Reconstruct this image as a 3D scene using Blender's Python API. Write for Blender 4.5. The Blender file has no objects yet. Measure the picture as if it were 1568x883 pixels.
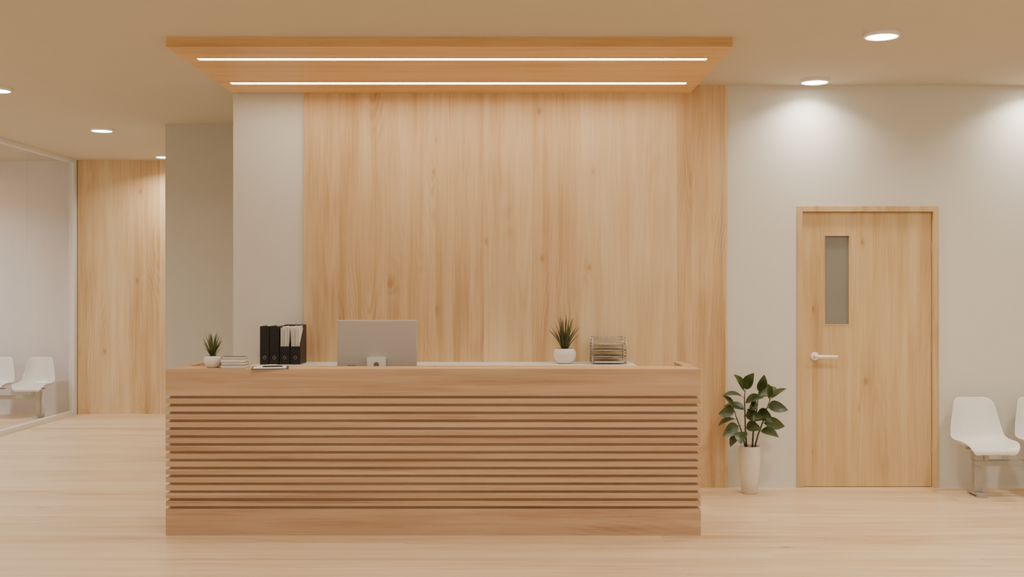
import bpy, bmesh, math, random
from mathutils import Vector, Matrix
random.seed(7)
D=bpy.data; C=bpy.context
col=C.scene.collection

# ---------------------------------------------------------------- materials
def newmat(name):
    m=D.materials.new(name); m.use_nodes=True
    nt=m.node_tree; b=nt.nodes['Principled BSDF']
    return m,nt,b
def lin(c):
    return tuple(((x/255)/12.92 if x/255<=.04045 else (((x/255)+.055)/1.055)**2.4) for x in c)+(1,)
def plain(name,c,rough=.5,metal=0,noise=.04,scale=30,bump=0,spec=.5,coat=0):
    m,nt,b=newmat(name)
    tc=nt.nodes.new('ShaderNodeTexCoord'); n=nt.nodes.new('ShaderNodeTexNoise'); n.inputs['Scale'].default_value=scale
    n.inputs['Detail'].default_value=4
    nt.links.new(tc.outputs['Object'],n.inputs['Vector'])
    r=nt.nodes.new('ShaderNodeValToRGB'); r.color_ramp.elements[0].position=.3; r.color_ramp.elements[1].position=.7
    c=lin(c)
    r.color_ramp.elements[0].color=tuple(x*(1-noise) for x in c[:3])+(1,)
    r.color_ramp.elements[1].color=tuple(min(1,x*(1+noise)) for x in c[:3])+(1,)
    nt.links.new(n.outputs['Fac'],r.inputs['Fac']); nt.links.new(r.outputs['Color'],b.inputs['Base Color'])
    b.inputs['Roughness'].default_value=rough; b.inputs['Metallic'].default_value=metal
    b.inputs['Specular IOR Level'].default_value=spec
    b.inputs['Coat Weight'].default_value=coat
    if bump:
        bp=nt.nodes.new('ShaderNodeBump'); bp.inputs['Strength'].default_value=bump; bp.inputs['Distance'].default_value=.002
        nt.links.new(n.outputs['Fac'],bp.inputs['Height']); nt.links.new(bp.outputs['Normal'],b.inputs['Normal'])
    return m
def emis(name,c,s):
    m=D.materials.new(name); m.use_nodes=True; nt=m.node_tree; nt.nodes.clear()
    e=nt.nodes.new('ShaderNodeEmission'); o=nt.nodes.new('ShaderNodeOutputMaterial')
    e.inputs['Color'].default_value=c+(1,); e.inputs['Strength'].default_value=s
    nt.links.new(e.outputs[0],o.inputs[0]); return m

def wood(name,light,mid,dark,grain='Z',across='X',plank=.25,length=None,rough=.45,tone=.12,rings=.16,knots=.5,seam=.0,spec=.4,wfine=.28,phase=0.,coarse=12,rstretch=.10,rfreq=190,rgate=.42,spread=0.):
    m,nt,b=newmat(name); N=nt.nodes; L=nt.links
    def mth(op,a,bb=None,c=None,clamp=False):
        n=N.new('ShaderNodeMath'); n.operation=op; n.use_clamp=clamp
        for i,v in enumerate((a,bb,c)):
            if v is None: continue
            if isinstance(v,(int,float)): n.inputs[i].default_value=v
            else: L.new(v,n.inputs[i])
        return n.outputs[0]
    def comb(x,y,z):
        n=N.new('ShaderNodeCombineXYZ')
        for i,v in enumerate((x,y,z)):
            if isinstance(v,(int,float)): n.inputs[i].default_value=v
            else: L.new(v,n.inputs[i])
        return n.outputs[0]
    def noise(v,s,d=3,rg=.55):
        n=N.new('ShaderNodeTexNoise'); n.inputs['Scale'].default_value=s; n.inputs['Detail'].default_value=d; n.inputs['Roughness'].default_value=rg
        L.new(v,n.inputs['Vector']); return n.outputs['Fac']
    tc=N.new('ShaderNodeTexCoord'); sp=N.new('ShaderNodeSeparateXYZ'); L.new(tc.outputs['Object'],sp.inputs[0])
    a=sp.outputs[grain]; q=sp.outputs[across]
    other=[x for x in 'XYZ' if x not in (grain,across)][0]; c=sp.outputs[other]
    q=mth('ADD',q,phase)
    pi_=mth('FLOOR',mth('DIVIDE',q,plank))
    wn=N.new('ShaderNodeTexWhiteNoise'); wn.noise_dimensions='1D'; L.new(pi_,wn.inputs['W']); r=wn.outputs['Value']
    if length:
        i2=mth('FLOOR',mth('DIVIDE',mth('ADD',a,mth('MULTIPLY',r,length*3)),length))
        wn2=N.new('ShaderNodeTexWhiteNoise'); wn2.noise_dimensions='2D'
        L.new(comb(pi_,i2,0),wn2.inputs['Vector']); r=wn2.outputs['Value']
    off=mth('MULTIPLY',r,23.7)
    vo=N.new('ShaderNodeTexVoronoi'); vo.voronoi_dimensions='2D'; vo.inputs['Scale'].default_value=1
    L.new(comb(mth('MULTIPLY',q,2.6),mth('MULTIPLY',mth('ADD',a,off),1.5),0),vo.inputs['Vector'])
    sc=N.new('ShaderNodeSeparateColor'); L.new(vo.outputs['Color'],sc.inputs[0])
    gate=mth('LESS_THAN',sc.outputs[0],knots)
    dist=vo.outputs['Distance']
    halo=mth('MULTIPLY',mth('POWER',mth('SUBTRACT',1,mth('MULTIPLY',dist,4.5,clamp=True),clamp=True),2),gate)
    core=mth('MULTIPLY',mth('POWER',mth('SUBTRACT',1,mth('MULTIPLY',dist,14.,clamp=True),clamp=True),1.3),gate)
    n1=noise(comb(mth('ADD',q,off),c,mth('MULTIPLY',a,rstretch)),2.6,2.0,.4)
    n1=mth('ADD',n1,mth('MULTIPLY',halo,.05))
    ring=mth('MULTIPLY_ADD',mth('SINE',mth('MULTIPLY',n1,rfreq)),.5,.5)
    nmod=noise(comb(mth('ADD',q,off),c,mth('MULTIPLY',a,.3)),4,1)
    ring=mth('MULTIPLY',ring,mth('MULTIPLY',mth('SUBTRACT',nmod,rgate,clamp=True),4))
    n3=noise(comb(mth('ADD',q,off),c,mth('MULTIPLY_ADD',a,.05,off)),coarse,5,.62)
    n2=noise(comb(q,c,mth('MULTIPLY_ADD',a,.02,off)),95,4,.65)
    big=noise(comb(mth('ADD',q,off),c,mth('MULTIPLY',a,.35)),2.2,2)
    v=mth('MULTIPLY',n3,.65)
    v=mth('ADD',v,mth('MULTIPLY',n2,wfine))
    v=mth('ADD',v,mth('MULTIPLY',big,.35))
    v=mth('SUBTRACT',v,mth('MULTIPLY',ring,rings))
    v=mth('SUBTRACT',v,mth('MULTIPLY',core,.2))
    v=mth('SUBTRACT',v,mth('MULTIPLY',halo,.07))
    v=mth('ADD',v,mth('MULTIPLY',mth('SUBTRACT',r,.5),tone))
    cr=N.new('ShaderNodeValToRGB'); e=cr.color_ramp.elements
    e[0].position=.36; e[0].color=lin(dark); e[1].position=.78; e[1].color=lin(light)
    e2=e.new(.57); e2.color=lin(mid)
    L.new(v,cr.inputs['Fac'])
    outc=cr.outputs['Color']
    if seam>0:
        fr=mth('FRACT',mth('DIVIDE',q,plank))
        edge=mth('LESS_THAN',fr,.012)
        mx=N.new('ShaderNodeMix'); mx.data_type='RGBA'; mx.blend_type='MULTIPLY'
        L.new(mth('MULTIPLY',edge,seam),mx.inputs[0]); L.new(outc,mx.inputs[6]); mx.inputs[7].default_value=(.5,.4,.3,1)
        outc=mx.outputs[2]
    L.new(outc,b.inputs['Base Color'])
    b.inputs['Roughness'].default_value=rough; b.inputs['Specular IOR Level'].default_value=spec
    bp=N.new('ShaderNodeBump'); bp.inputs['Strength'].default_value=.08; bp.inputs['Distance'].default_value=.002
    L.new(n2,bp.inputs['Height']); L.new(bp.outputs['Normal'],b.inputs['Normal'])
    return m

M={}
M['wallwood']=wood('wall_wood',(232,209,169),(218,186,141),(188,148,102),'Z','X',.36,knots=.2,phase=.21,rings=.09,rstretch=.12,rfreq=230,rgate=.42,coarse=11,tone=.14)
M['doorwood']=wood('door_wood',(222,196,152),(205,173,126),(172,134,91),'Z','X',.36,knots=.12,phase=.05,rings=.06,rstretch=.11,rfreq=220)
M['panelwood']=wood('canopy_wood',(230,194,142),(219,178,122),(190,143,91),'X','Y',.3,knots=.03,rings=.04)
DW=((206,176,145),(188,154,122),(147,111,84))
M['deskwood']=wood('desk_wood',*DW,'X','Z',.9,knots=.08,tone=.05,rings=.06,coarse=16)
M['slatwood']=wood('slat_wood',*DW,'X','Z',.0483,knots=.03,tone=.12,rings=.03,coarse=16)
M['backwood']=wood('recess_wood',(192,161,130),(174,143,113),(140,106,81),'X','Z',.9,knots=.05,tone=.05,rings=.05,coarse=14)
M['floorwood']=wood('floor_wood',(235,210,176),(218,188,149),(174,135,98),'X','Y',.19,length=2.4,knots=.04,tone=.2,rings=.08,rough=.32,seam=.5,coarse=16,wfine=.38)
M['plaster']=plain('plaster_white',(220,218,211),.85,noise=.012,scale=6,bump=.05)
M['plasterdim']=plain('plaster_greige',(202,199,189),.85,noise=.012,scale=6)
M['plastercool']=plain('plaster_cool',(226,223,226),.85,noise=.012,scale=6)
M['ceil']=plain('ceiling_paint',(200,191,172),.9,noise=.01,scale=4)
M['white']=plain('white_plastic',(240,239,236),.3,noise=.01)
M['ceramic']=plain('white_ceramic',(236,232,226),.25,noise=.02,scale=60,coat=.3)
M['stonepot']=plain('matte_pot',(226,218,206),.6,noise=.05,scale=25)
M['metal']=plain('grey_metal',(176,174,172),.4,metal=.4,noise=.03)
M['chrome']=plain('chrome_wire',(190,186,182),.25,metal=1,noise=.02)
M['black']=plain('black_card',(24,23,24),.5,noise=.1)
M['grey']=plain('monitor_grey',(188,183,178),.4,noise=.01,metal=.05)
M['dgrey']=plain('dark_grey',(70,68,68),.5)
M['screen']=plain('screen_black',(10,10,12),.12)
M['paper']=plain('paper',(240,236,228),.8,noise=.03)
M['book']=plain('book_cover',(120,112,104),.6)
M['soil']=plain('soil',(60,42,30),.95,noise=.4,scale=80,bump=.6)
M['stem']=plain('stem_brown',(82,72,44),.7,noise=.2)
M['laminate']=plain('white_laminate',(236,232,224),.4,noise=.01)
M['frame']=plain('white_frame',(232,230,228),.35,noise=.01)
M['frost']=plain('frosted_glass',(136,134,128),.25,noise=.02,scale=3)
M['led']=emis('led_diffuser',(1,.89,.72),26)
M['lamp']=emis('downlight_diffuser',(1,.93,.8),18)
def leafmat(name,c1,c2,rough):
    m,nt,b=newmat(name); g=nt.nodes.new('ShaderNodeTexCoord'); n=nt.nodes.new('ShaderNodeTexNoise'); n.inputs['Scale'].default_value=14
    r=nt.nodes.new('ShaderNodeValToRGB'); r.color_ramp.elements[0].position=.35; r.color_ramp.elements[1].position=.7
    r.color_ramp.elements[0].color=lin(c1); r.color_ramp.elements[1].color=lin(c2)
    nt.links.new(g.outputs['Object'],n.inputs['Vector']); nt.links.new(n.outputs['Fac'],r.inputs['Fac']); nt.links.new(r.outputs['Color'],b.inputs['Base Color'])
    b.inputs['Roughness'].default_value=rough; return m
M['leaf']=leafmat('rubber_leaf',(40,56,26),(78,92,44),.36)
M['grass']=leafmat('spiky_leaf',(58,72,34),(112,120,66),.5)
def glassmat():
    m=D.materials.new('partition_glass'); m.use_nodes=True; nt=m.node_tree; nt.nodes.clear(); N=nt.nodes; L=nt.links
    o=N.new('ShaderNodeOutputMaterial'); t=N.new('ShaderNodeBsdfTransparent'); g=N.new('ShaderNodeBsdfGlossy'); mx=N.new('ShaderNodeMixShader')
    ge=N.new('ShaderNodeNewGeometry'); dp=N.new('ShaderNodeVectorMath'); dp.operation='DOT_PRODUCT'
    L.new(ge.outputs['Normal'],dp.inputs[0]); L.new(ge.outputs['Incoming'],dp.inputs[1])
    def mth(op,a,b_=None,c=None):
        n=N.new('ShaderNodeMath'); n.operation=op
        for i,v in enumerate((a,b_,c)):
            if v is None: continue
            if isinstance(v,(int,float)): n.inputs[i].default_value=v
            else: L.new(v,n.inputs[i])
        return n.outputs[0]
    ab=mth('ABSOLUTE',dp.outputs['Value']); f=mth('MULTIPLY_ADD',mth('POWER',mth('SUBTRACT',1,ab),5),.94,.045)
    g.inputs['Roughness'].default_value=.02; t.inputs['Color'].default_value=(.97,.98,.98,1)
    L.new(f,mx.inputs[0]); L.new(t.outputs[0],mx.inputs[1]); L.new(g.outputs[0],mx.inputs[2]); L.new(mx.outputs[0],o.inputs[0])
    return m
M['glass']=glassmat()

# ---------------------------------------------------------------- helpers
def group(name,loc=(0,0,0)):
    e=D.objects.new(name,None); e.empty_display_size=.1; e.location=loc; col.objects.link(e); return e
def obj(name,bm,mat,parent=None,smooth=False,local=False):
    me=D.meshes.new(name)
    if parent is not None and not local:
        bmesh.ops.translate(bm,verts=bm.verts,vec=-Vector(parent.location))
    bmesh.ops.recalc_face_normals(bm,faces=bm.faces)
    bm.to_mesh(me); bm.free()
    mats=mat if isinstance(mat,(list,tuple)) else [mat]
    for m_ in mats: me.materials.append(m_)
    if smooth:
        for p in me.polygons: p.use_smooth=True
    o=D.objects.new(name,me); col.objects.link(o)
    if parent is not None: o.parent=parent
    return o
def addbox(bm,x0,x1,y0,y1,z0,z1,mi=0):
    vs=[bm.verts.new((x,y,z)) for x in (x0,x1) for y in (y0,y1) for z in (z0,z1)]
    for f in ((0,1,3,2),(4,6,7,5),(0,4,5,1),(2,3,7,6),(0,2,6,4),(1,5,7,3)):
        fc=bm.faces.new([vs[i] for i in f]); fc.material_index=mi
def box(name,b,mat,parent=None,bevel=0,local=False,seg=2):
    bm=bmesh.new(); addbox(bm,*b)
    o=obj(name,bm,mat,parent,local=local)
    if bevel:
        md=o.modifiers.new('bevel','BEVEL'); md.width=bevel; md.segments=seg; md.limit_method='ANGLE'
    return o
def boxes(name,bl,mat,parent=None,bevel=0,local=False):
    bm=bmesh.new()
    for b in bl: addbox(bm,*b)
    o=obj(name,bm,mat,parent,local=local)
    if bevel:
        md=o.modifiers.new('bevel','BEVEL'); md.width=bevel; md.segments=2; md.limit_method='ANGLE'
    return o
def lathe(name,prof,mat,parent,loc=(0,0,0),seg=48,axis='Z'):
    bm=bmesh.new(); rings=[]
    for r,z in prof:
        if r<1e-6: rings.append([bm.verts.new((0,0,z))])
        else: rings.append([bm.verts.new((r*math.cos(2*math.pi*i/seg),r*math.sin(2*math.pi*i/seg),z)) for i in range(seg)])
    for a,b in zip(rings,rings[1:]):
        for i in range(seg):
            j=(i+1)%seg
            if len(a)==1 and len(b)==1: continue
            if len(a)==1: bm.faces.new((a[0],b[j],b[i]))
            elif len(b)==1: bm.faces.new((a[i],a[j],b[0]))
            else: bm.faces.new((a[i],a[j],b[j],b[i]))
    if axis=='Y': bmesh.ops.rotate(bm,verts=bm.verts,matrix=Matrix.Rotation(math.pi/2,3,'X'))
    bmesh.ops.translate(bm,verts=bm.verts,vec=loc)
    o=obj(name,bm,mat,parent,smooth=True,local=True)
    md=o.modifiers.new('es','EDGE_SPLIT'); md.split_angle=math.radians(50)
    return o
def tube(bm,pts,rads,seg=8):
    rings=[]
    for i,p in enumerate(pts):
        p=Vector(p); d=(Vector(pts[min(i+1,len(pts)-1)])-Vector(pts[max(i-1,0)])).normalized()
        u=d.orthogonal().normalized() if abs(d.z)>.9 else d.cross(Vector((0,0,1))).normalized()
        if abs(d.z)>.9: u=(Vector((1,0,0))-d*d.x).normalized()
        w=d.cross(u)
        r=rads[i] if isinstance(rads,(list,tuple)) else rads
        rings.append([bm.verts.new(p+u*r*math.cos(2*math.pi*k/seg)+w*r*math.sin(2*math.pi*k/seg)) for k in range(seg)])
    for a,b in zip(rings,rings[1:]):
        for k in range(seg):
            j=(k+1)%seg; bm.faces.new((a[k],a[j],b[j],b[k]))
    bm.faces.new(rings[0]); bm.faces.new(rings[-1][::-1])

# ---------------------------------------------------------------- room shell
H=3.0; CAMZ=1.485; YB=8.5
XR=5.3; XL=-9.0; YF=-3.0; YFAR=13.5
box('floor',(XL,XR,YF,YFAR+.2,-.1,0),M['floorwood'])
box('ceiling',(XL,XR,YF,YFAR+.2,H,H+.1),M['ceil'])
DX0,DX1,DH=2.127,3.185,2.1
boxes('wall_back',[(-2.083,DX0,YB,YB+.15,0,H),(DX1,XR,YB,YB+.15,0,H),(DX0,DX1,YB,YB+.15,DH,H),
      (-2.083,-1.93,YB+.15,10.5,0,H)],M['plaster'])
boxes('wall_corridor',[(-3.2,XR,10.5,10.65,0,H),(-3.2,-3.05,10.65,YFAR,0,H)],M['plasterdim'])
box('wall_far',(XL,-3.05,YFAR,YFAR+.15,0,H),M['plastercool'])
box('wall_right',(XR,XR+.15,YF,10.65,0,H),M['plaster'])
box('wall_left',(XL-.15,XL,YF,YFAR+.15,0,H),M['plastercool'])
box('wood_wall_panel',(-1.551,1.605,YB-.02,YB,0,H),M['wallwood'])
box('trim_wood_cladding',(-5.14,-3.2,YFAR-.03,YFAR,0,H),M['wallwood'])

# glass partition
gx=-5.18
g=group('glass_partition',(gx,9,0))
seams=[12.16,10.82,9.48,8.14,6.8,5.46,4.12,2.78]
yl=13.38
for i,s in enumerate(seams):
    box('pane_%d'%(i+1),(gx-.005,gx+.005,s+.004,yl,.05,H-.04),M['glass'],g); yl=s-.004
boxes('frame',[(gx-.03,gx+.03,2.66,13.5,0,.05),(gx-.03,gx+.03,2.66,13.5,H-.04,H),
               (gx-.03,gx+.03,13.38,13.5,.05,H-.04),(gx-.03,gx+.03,2.66,2.78,.05,H-.04)],M['frame'],g)
box('wall_side',(gx-.05,gx+.05,YF,2.66,0,H),M['plaster'])

# ---------------------------------------------------------------- ceiling light canopy
cx0,cx1,cy0,cy1=-2.085,1.33,6.86,YB-.02
g=group('ceiling_light_canopy',((cx0+cx1)/2,(cy0+cy1)/2,H))
s=[(7.215,7.275),(8.06,8.13)]; sx0,sx1=-2.0,1.24
zb=2.942; zm=2.975
boxes('canopy_body',[(cx0,cx1,cy0,cy1,zm,H),
  (cx0,cx1,cy0,s[0][0],zb,zm),(cx0,cx1,s[0][1],s[1][0],zb,zm),(cx0,cx1,s[1][1],cy1,zb,zm),
  (cx0,sx0,s[0][0],s[0][1],zb,zm),(sx1,cx1,s[0][0],s[0][1],zb,zm),
  (cx0,sx0,s[1][0],s[1][1],zb,zm),(sx1,cx1,s[1][0],s[1][1],zb,zm)],M['panelwood'],g)
for i,(a,b_) in enumerate(s):
    box('led_strip_%d'%(i+1),(sx0,sx1,a,b_,zb+.008,zb+.012),M['led'],g)

# ---------------------------------------------------------------- downlights
def downlight(x,y,power=17,r=.105,c=(1,.9,.75),spread=150):
    g=group('recessed_downlight',(x,y,H))
    lathe('trim_ring',[(r-.012,-.0),(r,-.0),(r,-.018),(r-.004,-.022),(r-.012,-.022),(r-.012,0)],M['white'],g)
    lathe('diffuser',[(0,-.016),(r-.0125,-.016)],M['lamp'],g)
    ld=D.lights.new('bulb','AREA'); ld.shape='DISK'; ld.size=(r-.015)*2; ld.energy=power; ld.color=c; ld.spread=math.radians(spread)
    lo=D.objects.new('bulb',ld); lo.location=(0,0,-.021); col.objects.link(lo); lo.parent=g
for x,y in [(2.2,8.27),(3.86,8.27)]: downlight(x,y,8.5,spread=135)
for x,y in [(2.2,6.77),(3.86,6.77),(2.2,5.0),(3.86,5.0),(2.2,3.0),(3.86,3.0),
            (-.9,5.0),(-.9,3.0),(-.9,1.0),(2.2,1.0)]:  # front lamps out of view, added as fill light
    downlight(x,y)
for x,y in [(-3.9,8.62),(-3.9,10.82),(-3.97,13.0),(-3.9,6.4),(-3.9,4.2),(-3.9,2.)]:
    downlight(x,y)
for x,y in [(-7,12.),(-7,9.),(-7,6.)]:  # unseen lamps, added to brighten the room behind the glass
    downlight(x,y,55,c=(1,.95,.92))

# ---------------------------------------------------------------- reception desk
dx0,dx1,dy0,dy1,dz=-2.083,1.136,6.845,7.56,1.0
g=group('reception_desk',((dx0+dx1)/2,(dy0+dy1)/2,0))
rec=.02
T=.06
boxes('core',[(dx0+rec,dx1-rec,dy0+rec,dy0+T,.16,.84),(dx0+rec,dx0+T,dy0+T,dy1,.16,.84),(dx1-T,dx1-rec,dy0+T,dy1,.16,.84)],M['backwood'],g)
def ushape(z0,z1):
    return [(dx0,dx1,dy0,dy0+T,z0,z1),(dx0,dx0+T,dy0+T,dy1,z0,z1),(dx1-T,dx1,dy0+T,dy1,z0,z1)]
boxes('base_board',ushape(0,.16),M['deskwood'],g)
boxes('top_board',ushape(.84,dz),M['deskwood'],g)
sl=[]
n=14; gap=.0165; hh=(.68-gap*(n+1))/n
for i in range(n):
    z1=.84-gap-(hh+gap)*i; z0=z1-hh
    sl+=[(dx0,dx1,dy0,dy0+rec,z0,z1),(dx0,dx0+rec,dy0+rec,dy1,z0,z1),(dx1-rec,dx1,dy0+rec,dy1,z0,z1)]
boxes('slats',sl,M['slatwood'],g,bevel=.0015)
box('counter_shelf',(dx0+T,dx1-T,dy0+T,dy0+.26,dz-.03,dz),M['panelwood'],g)
box('work_surface',(dx0+T,dx1-T,dy0+T,dy1,.71,.74),M['deskwood'],g)

# ---------------------------------------------------------------- back cabinet
kx0,kx1,ky0,ky1,kz=-1.86,.886,8.09,YB-.022,.94
g=group('storage_cabinet',((kx0+kx1)/2,(ky0+ky1)/2,0))
box('carcass',(kx0+.01,kx1-.01,ky0+.02,ky1,.06,kz-.025),M['laminate'],g)
box('plinth',(kx0+.04,kx1-.04,ky0+.06,ky1,0,.06),M['dgrey'],g)
box('worktop',(kx0,kx1,ky0,ky1,kz-.022,kz),M['laminate'],g,bevel=.002)
nd=4; w=(kx1-kx0-.02)/nd
for i in range(nd):
    box('cabinet_door_%d'%(i+1),(kx0+.01+i*w+.006,kx0+.01+(i+1)*w-.006,ky0+.002,ky0+.02,.07,kz-.03),M['laminate'],g,bevel=.002)
    box('pull_%d'%(i+1),(kx0+.01+(i+.5)*w-.06,kx0+.01+(i+.5)*w+.06,ky0-.02,ky0+.002,.84,.85),M['metal'],g)

# ---------------------------------------------------------------- binders and magazine files
for i,x in enumerate((-1.807,-1.737)):
    g=group('ring_binder',(x+.033,8.28,kz))
    boxes('cover',[(-.033,.033,-.125,-.122,0,.275),(-.033,-.030,-.122,.12,0,.275),(.030,.033,-.122,.12,0,.275)],M['black'],g,local=True,bevel=.001)
    box('pages',(-.028,.028,-.12,.115,.004,.262),M['paper'],g,local=True)
    lathe('finger_ring',[(.008,0),(.012,0),(.012,.003),(.008,.003),(.008,0)],M['chrome'],g,loc=(0,-.125,.05),seg=20,axis='Y')
for i,x in enumerate((-1.667,-1.590)):
    g=group('magazine_file',(x+.036,8.28,kz))
    bm=bmesh.new()
    for xx in (-.036,.033):
        pts=[(-.12,0),(.12,0),(.12,.28),(.06,.28),(-.12,.13)]
        a=[bm.verts.new((xx,y,z)) for y,z in pts]; b_=[bm.verts.new((xx+.003,y,z)) for y,z in pts]
        bm.faces.new(a); bm.faces.new(b_[::-1])
        for k in range(5):
            j=(k+1)%5; bm.faces.new((a[k],a[j],b_[j],b_[k]))
    addbox(bm,-.033,.033,-.12,-.117,0,.13); addbox(bm,-.033,.033,.117,.12,0,.28); addbox(bm,-.033,.033,-.117,.117,0,.003)
    obj('file_box',bm,M['black'],g,local=True)
    for k in range(5):
        xx=-.030+k*.012; h=.262+.012*math.sin(k*2.3+i)
        box('paper_%d'%k,(xx,xx+.009,-.112+.004*(k%3),.11,.003,h),M['paper'],g,local=True)
    lathe('finger_ring',[(.008,0),(.012,0),(.012,.003),(.008,.003),(.008,0)],M['chrome'],g,loc=(0,-.12,.05),seg=20,axis='Y')

# ---------------------------------------------------------------- wire file tray
g=group('wire_file_tray',(.70,8.3,kz))
bm=bmesh.new(); r=.003; W=.12; DD=.13; HH=.195
for x in (-W,W):
    for y in (-DD,DD):
        tube(bm,[(x,y,0),(x,y,HH)],r*1.3,6)
for k in range(5):
    z=.012+k*.0445
    for y in (-DD,DD): tube(bm,[(-W,y,z),(W,y,z)],r,6)
    for x in (-W,W): tube(bm,[(x,-DD,z),(x,DD,z)],r,6)
    for j in range(1,10): tube(bm,[(-W+2*W*j/10,-DD,z),(-W+2*W*j/10,DD,z)],r*.6,5)
    if k<4:
        for x in (-W,W): tube(bm,[(x,-DD,z+.022),(x,DD,z+.022)],r*.8,5)
        tube(bm,[(-W,DD,z+.022),(W,DD,z+.022)],r*.8,5)
obj('wire_frame',bm,M['chrome'],g,smooth=True,local=True)
for k in range(4):
    box('shelf_%d'%k,(-W+.008,W-.008,-DD+.01,DD-.01,.0135+k*.0445,.0150+k*.0445),M['metal'],g,local=True)
box('papers',(-W+.014,W-.014,-DD+.01,DD-.01,.015,.021),M['paper'],g,local=True)

# ---------------------------------------------------------------- spiky plants in bowls
def spiky(loc,s,seed,lf):
    rnd=random.Random(seed)
    g=group('potted_spiky_plant',loc)
    lathe('bowl',[(0,0),(.030*s,0),(.042*s,.006*s),(.052*s,.024*s),(.056*s,.042*s),(.053*s,.06*s),(.045*s,.073*s),(.041*s,.073*s),(.048*s,.06*s),(.05*s,.045*s),(.04*s,.03*s),(0,.03*s)],M['ceramic'],g)
    lathe('soil',[(0,.062*s),(.0475*s,.062*s)],M['soil'],g)
    bm=bmesh.new()
    for i in range(46):
        a=i*2.399+rnd.uniform(-.3,.3); t=(i+.5)/46
        lean=.10+.70*t**1.2; Ln=lf*(1-.35*t)*s*rnd.uniform(.72,1.1)
        wd=.0056*s; prev=None; base=Vector((.008*s*math.cos(a),.008*s*math.sin(a),.058*s))
        out=Vector((math.cos(a),math.sin(a),0)); side=Vector((-math.sin(a),math.cos(a),0))
        p=base.copy(); seg=6
        for k in range(seg+1):
            u=k/seg; ang=lean*(.55+.75*u)
            d=out*math.sin(ang)+Vector((0,0,1))*math.cos(ang)
            w_=wd*(1-u)**.7*(.75+.6*u) + .0003
            nrm=out*math.cos(ang)-Vector((0,0,1))*math.sin(ang)
            row=[bm.verts.new(p-side*w_+nrm*w_*-.4),bm.verts.new(p+nrm*w_*.5),bm.verts.new(p+side*w_+nrm*w_*-.4)]
            if prev:
                for q in range(2): bm.faces.new((prev[q],prev[q+1],row[q+1],row[q]))
            prev=row; p=p+d*(Ln/seg)
    obj('leaves',bm,M['grass'],g,smooth=True,local=True)
spiky((-1.837,6.985,dz),.98,3,.175)
spiky((.383,8.27,kz),1.5,5,.18)

# ---------------------------------------------------------------- notebooks, clipboard
g=group('notebook_stack',(-1.70,6.97,dz))
z=0
for i,(h,w_,o_,rot) in enumerate([(.02,.075,0,.02),(.016,.072,.002,-.04),(.02,.07,-.003,.03),(.014,.068,.001,-.02)]):
    boxes('cover_%d'%i,[(o_-w_,o_+w_,-.055,.055,z,z+.002),(o_-w_,o_+w_,-.055,.055,z+h-.002,z+h),(o_-w_,o_-w_+.002,-.055,.055,z+.002,z+h-.002)],M['book'] if i!=2 else M['grey'],g,local=True)
    box('pages_%d'%i,(o_-w_+.003,o_+w_-.003,-.053,.053,z+.002,z+h-.002),M['paper'],g,local=True)
    z+=h
g=group('clipboard',(-1.475,6.95,dz))
box('board',(-.11,.11,-.12,.13,0,.004),M['dgrey'],g,bevel=.001,local=True)
box('sheet',(-.10,.095,-.112,.105,.004,.0065),M['paper'],g,local=True)
box('clip',(-.035,.035,.103,.125,.004,.014),M['chrome'],g,bevel=.002,local=True)
g.rotation_euler=(0,0,.18)
g=group('ballpoint_pen',(-1.46,6.93,dz+.0105))
bm=bmesh.new(); tube(bm,[(-.06,-.01,0),(-.055,-.009,0),(.05,.022,0),(.06,.025,0)],[.001,.004,.004,.003],10)
obj('barrel',bm,M['black'],g,smooth=True,local=True)

# ---------------------------------------------------------------- monitor (back towards visitors)
g=group('computer_monitor',(-.865,7.3,.74))
mw=.256
box('housing',(-mw,mw,-.012,.012,.2,.543),M['grey'],g,bevel=.008,local=True,seg=4)
box('screen',(-mw+.01,mw-.01,.012,.0135,.27,.535),M['screen'],g,local=True)
bm=bmesh.new()
addbox(bm,-.062,.062,-.10,.10,0,.006)
obj('foot',bm,M['white'],g,local=True)
bm=bmesh.new()
R=.018; zc=.258; seg=24
x0,x1,z0,z1=-.06,.06,.006,.308
outer=[];inner=[]
for k in range(seg):
    a=2*math.pi*(k+.5)/seg; c_,s_=math.cos(a),math.sin(a)
    t=min(x1/abs(c_), ((z1-zc) if s_>0 else (zc-z0))/abs(s_))
    outer.append((c_*t,zc+s_*t)); inner.append((c_*R,zc+s_*R))
for cx_,cz_ in ((x0,z0),(x1,z0),(x0,z1),(x1,z1)):
    k=min(range(seg),key=lambda i:(outer[i][0]-cx_)**2+(outer[i][1]-cz_)**2); outer[k]=(cx_,cz_)
va=[bm.verts.new((x,-.045,z_)) for x,z_ in outer]; vb=[bm.verts.new((x,-.045,z_)) for x,z_ in inner]
vc=[bm.verts.new((x,-.036,z_)) for x,z_ in outer]; vd=[bm.verts.new((x,-.036,z_)) for x,z_ in inner]
for k in range(seg):
    j=(k+1)%seg
    bm.faces.new((va[k],va[j],vb[j],vb[k])); bm.faces.new((vc[k],vd[k],vd[j],vc[j]))
    bm.faces.new((va[k],vc[k],vc[j],va[j])); bm.faces.new((vb[k],vb[j],vd[j],vd[k]))
obj('stand_neck',bm,M['white'],g,local=True)
box('hinge',(-.05,.05,-.036,-.012,.290,.305),M['white'],g,local=True)
boxes('ports',[(-.185+k*.013,-.178+k*.013,-.0128,-.012,.25,.256) for k in range(4)],M['dgrey'],g,local=True)

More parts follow.
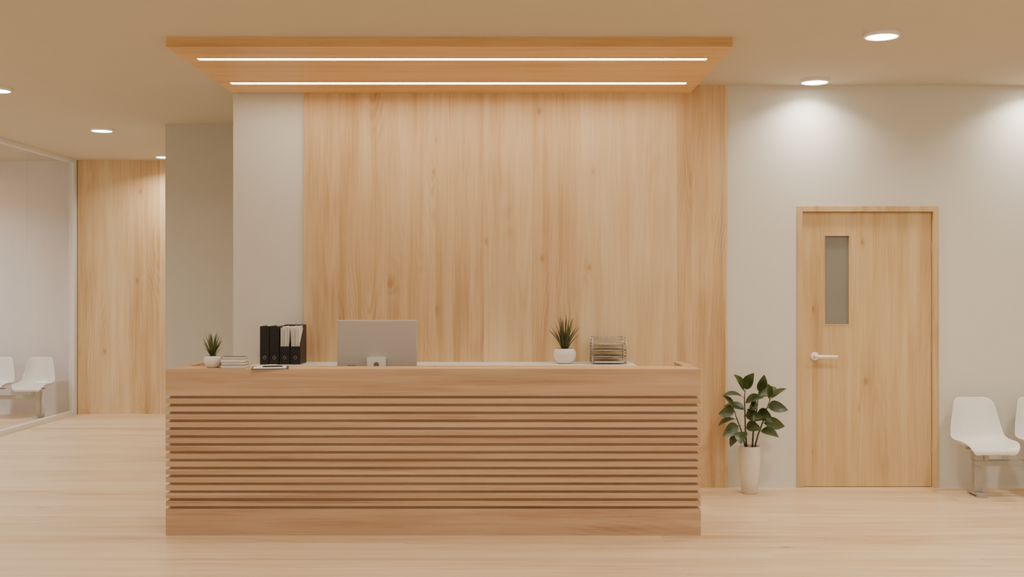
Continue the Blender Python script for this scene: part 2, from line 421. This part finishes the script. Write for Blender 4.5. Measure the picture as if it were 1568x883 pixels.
# ---------------------------------------------------------------- rubber plant
g=group('potted_rubber_plant',(1.727,8.27,0))
lathe('pot',[(0,0),(.052,0),(.057,.004),(.068,.12),(.078,.25),(.081,.335),(.081,.342),(.074,.342),(.071,.3),(.0,.3)],M['stonepot'],g)
lathe('soil',[(0,.315),(.0725,.315)],M['soil'],g)
bm=bmesh.new(); bl=bmesh.new()
def leaf(base,dirv,Ln,wd,droop,roll=0):
    wd*=1.5; Ln*=1.33
    d=Vector(dirv).normalized(); base=Vector(base)
    up=Vector((0,-.9,.8)); side=d.cross(up)
    if side.length<.1: side=Vector((1,0,0))
    side.normalize(); side=(Matrix.Rotation(roll,3,d)@side); nrm=side.cross(d).normalized()
    n=10; prev=None; p=base.copy(); dd=d.copy()
    tube(bm,[base-d*.012,base+d*.012],[.0022,.002],5)
    p=base+d*.008
    for k in range(n+1):
        u=k/n
        w_=wd*(math.sin(math.pi*u**.85)**.85 if 0<u<1 else 0.02)*(1-.2*u)
        row=[]
        for t in (-1,-.55,0,.55,1):
            row.append(bl.verts.new(p+side*w_*t+nrm*(abs(t)*w_*.28-.0)))
        if prev:
            for q in range(4): bl.faces.new((prev[q],prev[q+1],row[q+1],row[q]))
        prev=row
        dd=(dd+Vector((0,0,-droop/n))).normalized(); nrm=side.cross(dd).normalized()
        p=p+dd*(Ln/n)
stems=[[(-.02,0,.31),(-.03,.0,.45),(-.035,.0,.6),(-.035,.01,.70),(-.03,.01,.745)],
       [(.02,.01,.31),(.03,.01,.45),(.05,.0,.58),(.058,-.01,.68),(.065,-.01,.74)],
       [(.03,-.01,.31),(.055,-.02,.42),(.09,-.03,.52),(.12,-.03,.62),(.145,-.03,.69)],
       [(-.03,-.02,.31),(-.05,-.03,.40),(-.075,-.03,.48),(-.105,-.03,.56),(-.12,-.03,.61)]]
for st in stems: tube(bm,st,[.0065,.006,.005,.004,.0028],8)
LF=[
 ((-.035,.01,.735),(-.5,-.3,1),.12,.036,.5,.5),((-.03,.01,.745),(.35,-.3,1),.105,.036,.3,-.5),
 ((-.038,.01,.69),(-1,-.3,.55),.13,.036,.8,.7),((-.035,0,.65),(.7,-.6,.7),.12,.034,.7,-.4),
 ((-.035,0,.60),(-.8,.3,.5),.12,.036,.8,.3),((-.035,0,.56),(.6,-.7,.3),.12,.034,.8,.4),
 ((-.03,0,.47),(.5,-.6,.4),.11,.032,.9,.2),
 ((.065,-.01,.73),(.2,-.2,1),.10,.034,.3,.7),
 ((.062,-.01,.70),(.8,.3,.6),.12,.034,.5,.2),((.055,-.0,.64),(-.5,-.7,.3),.11,.034,.9,-.5),
 ((.05,0,.58),(.6,-.7,.1),.12,.034,.9,.5),
 ((.145,-.03,.685),(.75,-.2,.8),.10,.032,.5,-.7),((.14,-.03,.68),(-.2,-.4,1),.10,.03,.4,.5),
 ((.12,-.03,.62),(1,-.2,.35),.11,.034,.8,.4),
 ((.10,-.03,.55),(-.6,-.6,.3),.11,.032,.8,.4),((.09,-.03,.51),(.9,.1,.1),.12,.034,.5,.7),
 ((.07,-.025,.45),(.7,-.5,.2),.11,.032,.9,-.2),
 ((-.12,-.03,.61),(-.5,-.2,.9),.10,.032,.6,.6),((-.11,-.03,.59),(-1,-.3,.3),.10,.034,.7,-.5),
 ((-.10,-.03,.54),(-1,-.3,.0),.11,.034,.6,.7),
 ((-.08,-.03,.49),(-.9,-.4,-.2),.115,.034,.5,-.4),((-.065,-.03,.45),(-.2,-.8,-.1),.11,.034,.9,.3),
 ((-.06,-.03,.43),(-.7,-.4,-.3),.10,.036,.7,.7),
 ((.0,-.0,.60),(.05,-.8,.6),.11,.032,.8,.3),
]
for l in LF: leaf(*l)
obj('stems',bm,M['stem'],g,smooth=True,local=True)
lo=obj('leaves',bl,M['leaf'],g,smooth=True,local=True)

# ---------------------------------------------------------------- door
g=group('door_1',((DX0+DX1)/2,YB,0))
fw=.042
boxes('door_frame',[(DX0,DX0+fw,YB-.012,YB+.15,0,DH),(DX1-fw,DX1,YB-.012,YB+.15,0,DH),(DX0+fw,DX1-fw,YB-.012,YB+.15,DH-fw,DH)],M['doorwood'],g,bevel=.002)
lx0,lx1=DX0+fw+.003,DX1-fw-.003; lz1=DH-fw-.003; ly0,ly1=YB+.02,YB+.065
wx0,wx1,wz0,wz1=2.337,2.53,1.212,1.885
boxes('door_leaf',[(lx0,wx0,ly0,ly1,.004,lz1),(wx1,lx1,ly0,ly1,.004,lz1),(wx0,wx1,ly0,ly1,.004,wz0),(wx0,wx1,ly0,ly1,wz1,lz1)],M['doorwood'],g)
t=.006
boxes('window_bead',[(wx0,wx0+t,ly0-.004,ly1,wz0,wz1),(wx1-t,wx1,ly0-.004,ly1,wz0,wz1),(wx0+t,wx1-t,ly0-.004,ly1,wz0,wz0+t),(wx0+t,wx1-t,ly0-.004,ly1,wz1-t,wz1)],M['doorwood'],g)
box('window_pane',(wx0+t,wx1-t,ly0+.018,ly0+.026,wz0+t,wz1-t),M['frost'],g)
hx,hz=2.265,.978
lathe('handle_rose',[(0,0),(.030,0),(.031,.002),(.031,.008),(.028,.011),(0,.011)],M['white'],g,loc=(hx-g.location.x,ly0-YB,hz),seg=32,axis='Y')
bm=bmesh.new()
yy=ly0-YB; hxl=hx-g.location.x
tube(bm,[(hxl,yy-.01,hz),(hxl,yy-.05,hz),(hxl+.008,yy-.058,hz),(hxl+.03,yy-.06,hz),(hxl+.155,yy-.06,hz),(hxl+.16,yy-.06,hz)],[.011,.011,.0125,.0125,.0115,.007],14)
obj('handle_lever',bm,M['white'],g,smooth=True,local=True)
boxes('hinges',[(lx1-.004,lx1+.006,ly0-.004,ly0,z_,z_+.09) for z_ in (.25,1.0,1.75)],M['metal'],g)

# ---------------------------------------------------------------- waiting benches
def shell(parent,x,name):
    prof=[(-.205,.315,.150),(-.215,.345,.175),(-.185,.362,.195),(-.10,.358,.210),(0,.350,.213),(.09,.352,.212),(.145,.375,.207),(.175,.43,.200),(.19,.50,.188),(.203,.57,.172),(.214,.63,.158),(.222,.668,.140),(.224,.685,.105)]
    bm=bmesh.new(); prev=None; nn=10
    m_=len(prof)
    for i,(y,z,w_) in enumerate(prof):
        a=prof[max(i-1,0)]; b=prof[min(i+1,m_-1)]
        t=Vector((0,b[0]-a[0],b[1]-a[1])).normalized(); nrm=Vector((0,-t.z,t.y))
        curl=.05 if 2<i<m_-2 else (.03 if i in (2,m_-2) else .008)
        if i in (5,6,7): curl=.06
        row=[]
        for k in range(nn+1):
            s_=-1+2*k/nn
            row.append(bm.verts.new(Vector((x+w_*s_*(1-.06*abs(s_)**6),y,z))+nrm*curl*abs(s_)**3))
        if prev:
            for q in range(nn): bm.faces.new((prev[q],prev[q+1],row[q+1],row[q]))
        prev=row
    o=obj(name,bm,M['white'],parent,smooth=True,local=True)
    md=o.modifiers.new('sol','SOLIDIFY'); md.thickness=.008; md.offset=-1
    md=o.modifiers.new('sub','SUBSURF'); md.levels=2; md.render_levels=2
def bench(loc,sgn):
    g=group('waiting_chair_bench',loc)
    P=.462
    for i in range(3):
        x=sgn*i*P
        shell(g,x,'seat_shell_%d'%(i+1))
        boxes('bracket_%d'%(i+1),[(x-.10,x+.10,-.12,-.09,.322,.337),(x-.10,x+.10,.05,.08,.322,.337),(x-.018,x+.018,-.12,.08,.307,.322),(x-.018,x+.018,-.05,.03,.255,.307)],M['metal'],g,local=True)
    lx=[-.05*sgn*1.0, sgn*(2*P+.05)]
    xa,xb=min(lx),max(lx)
    box('beam',(xa-.03,xb+.03,-.04,.02,.215,.255),M['metal'],g,bevel=.003,local=True)
    for j,x in enumerate(lx):
        boxes('leg_%d'%(j+1),[(x-.028,x+.028,-.035,.015,.03,.215),(x-.034,x+.034,-.11,.09,.012,.03),(x-.034,x+.034,-.11,-.07,0,.012),(x-.034,x+.034,.05,.09,0,.012),(x-.03,x+.03,-.05,.03,.255,.31)],M['metal'],g,bevel=.003,local=True)
bench((3.39,8.18,0),1)
bench((-5.50,13.1,0),-1)

# ---------------------------------------------------------------- world + camera
w=D.worlds.new('World'); C.scene.world=w; w.use_nodes=True
bg=w.node_tree.nodes['Background']; bg.inputs[0].default_value=(1,.945,.85,1); bg.inputs[1].default_value=.92
cam=D.cameras.new('Camera'); cam.sensor_width=36; cam.lens=40.0; cam.clip_end=100
co=D.objects.new('Camera',cam); co.location=(0,0,CAMZ); co.rotation_euler=(math.pi/2,0,0); col.objects.link(co)
C.scene.camera=co
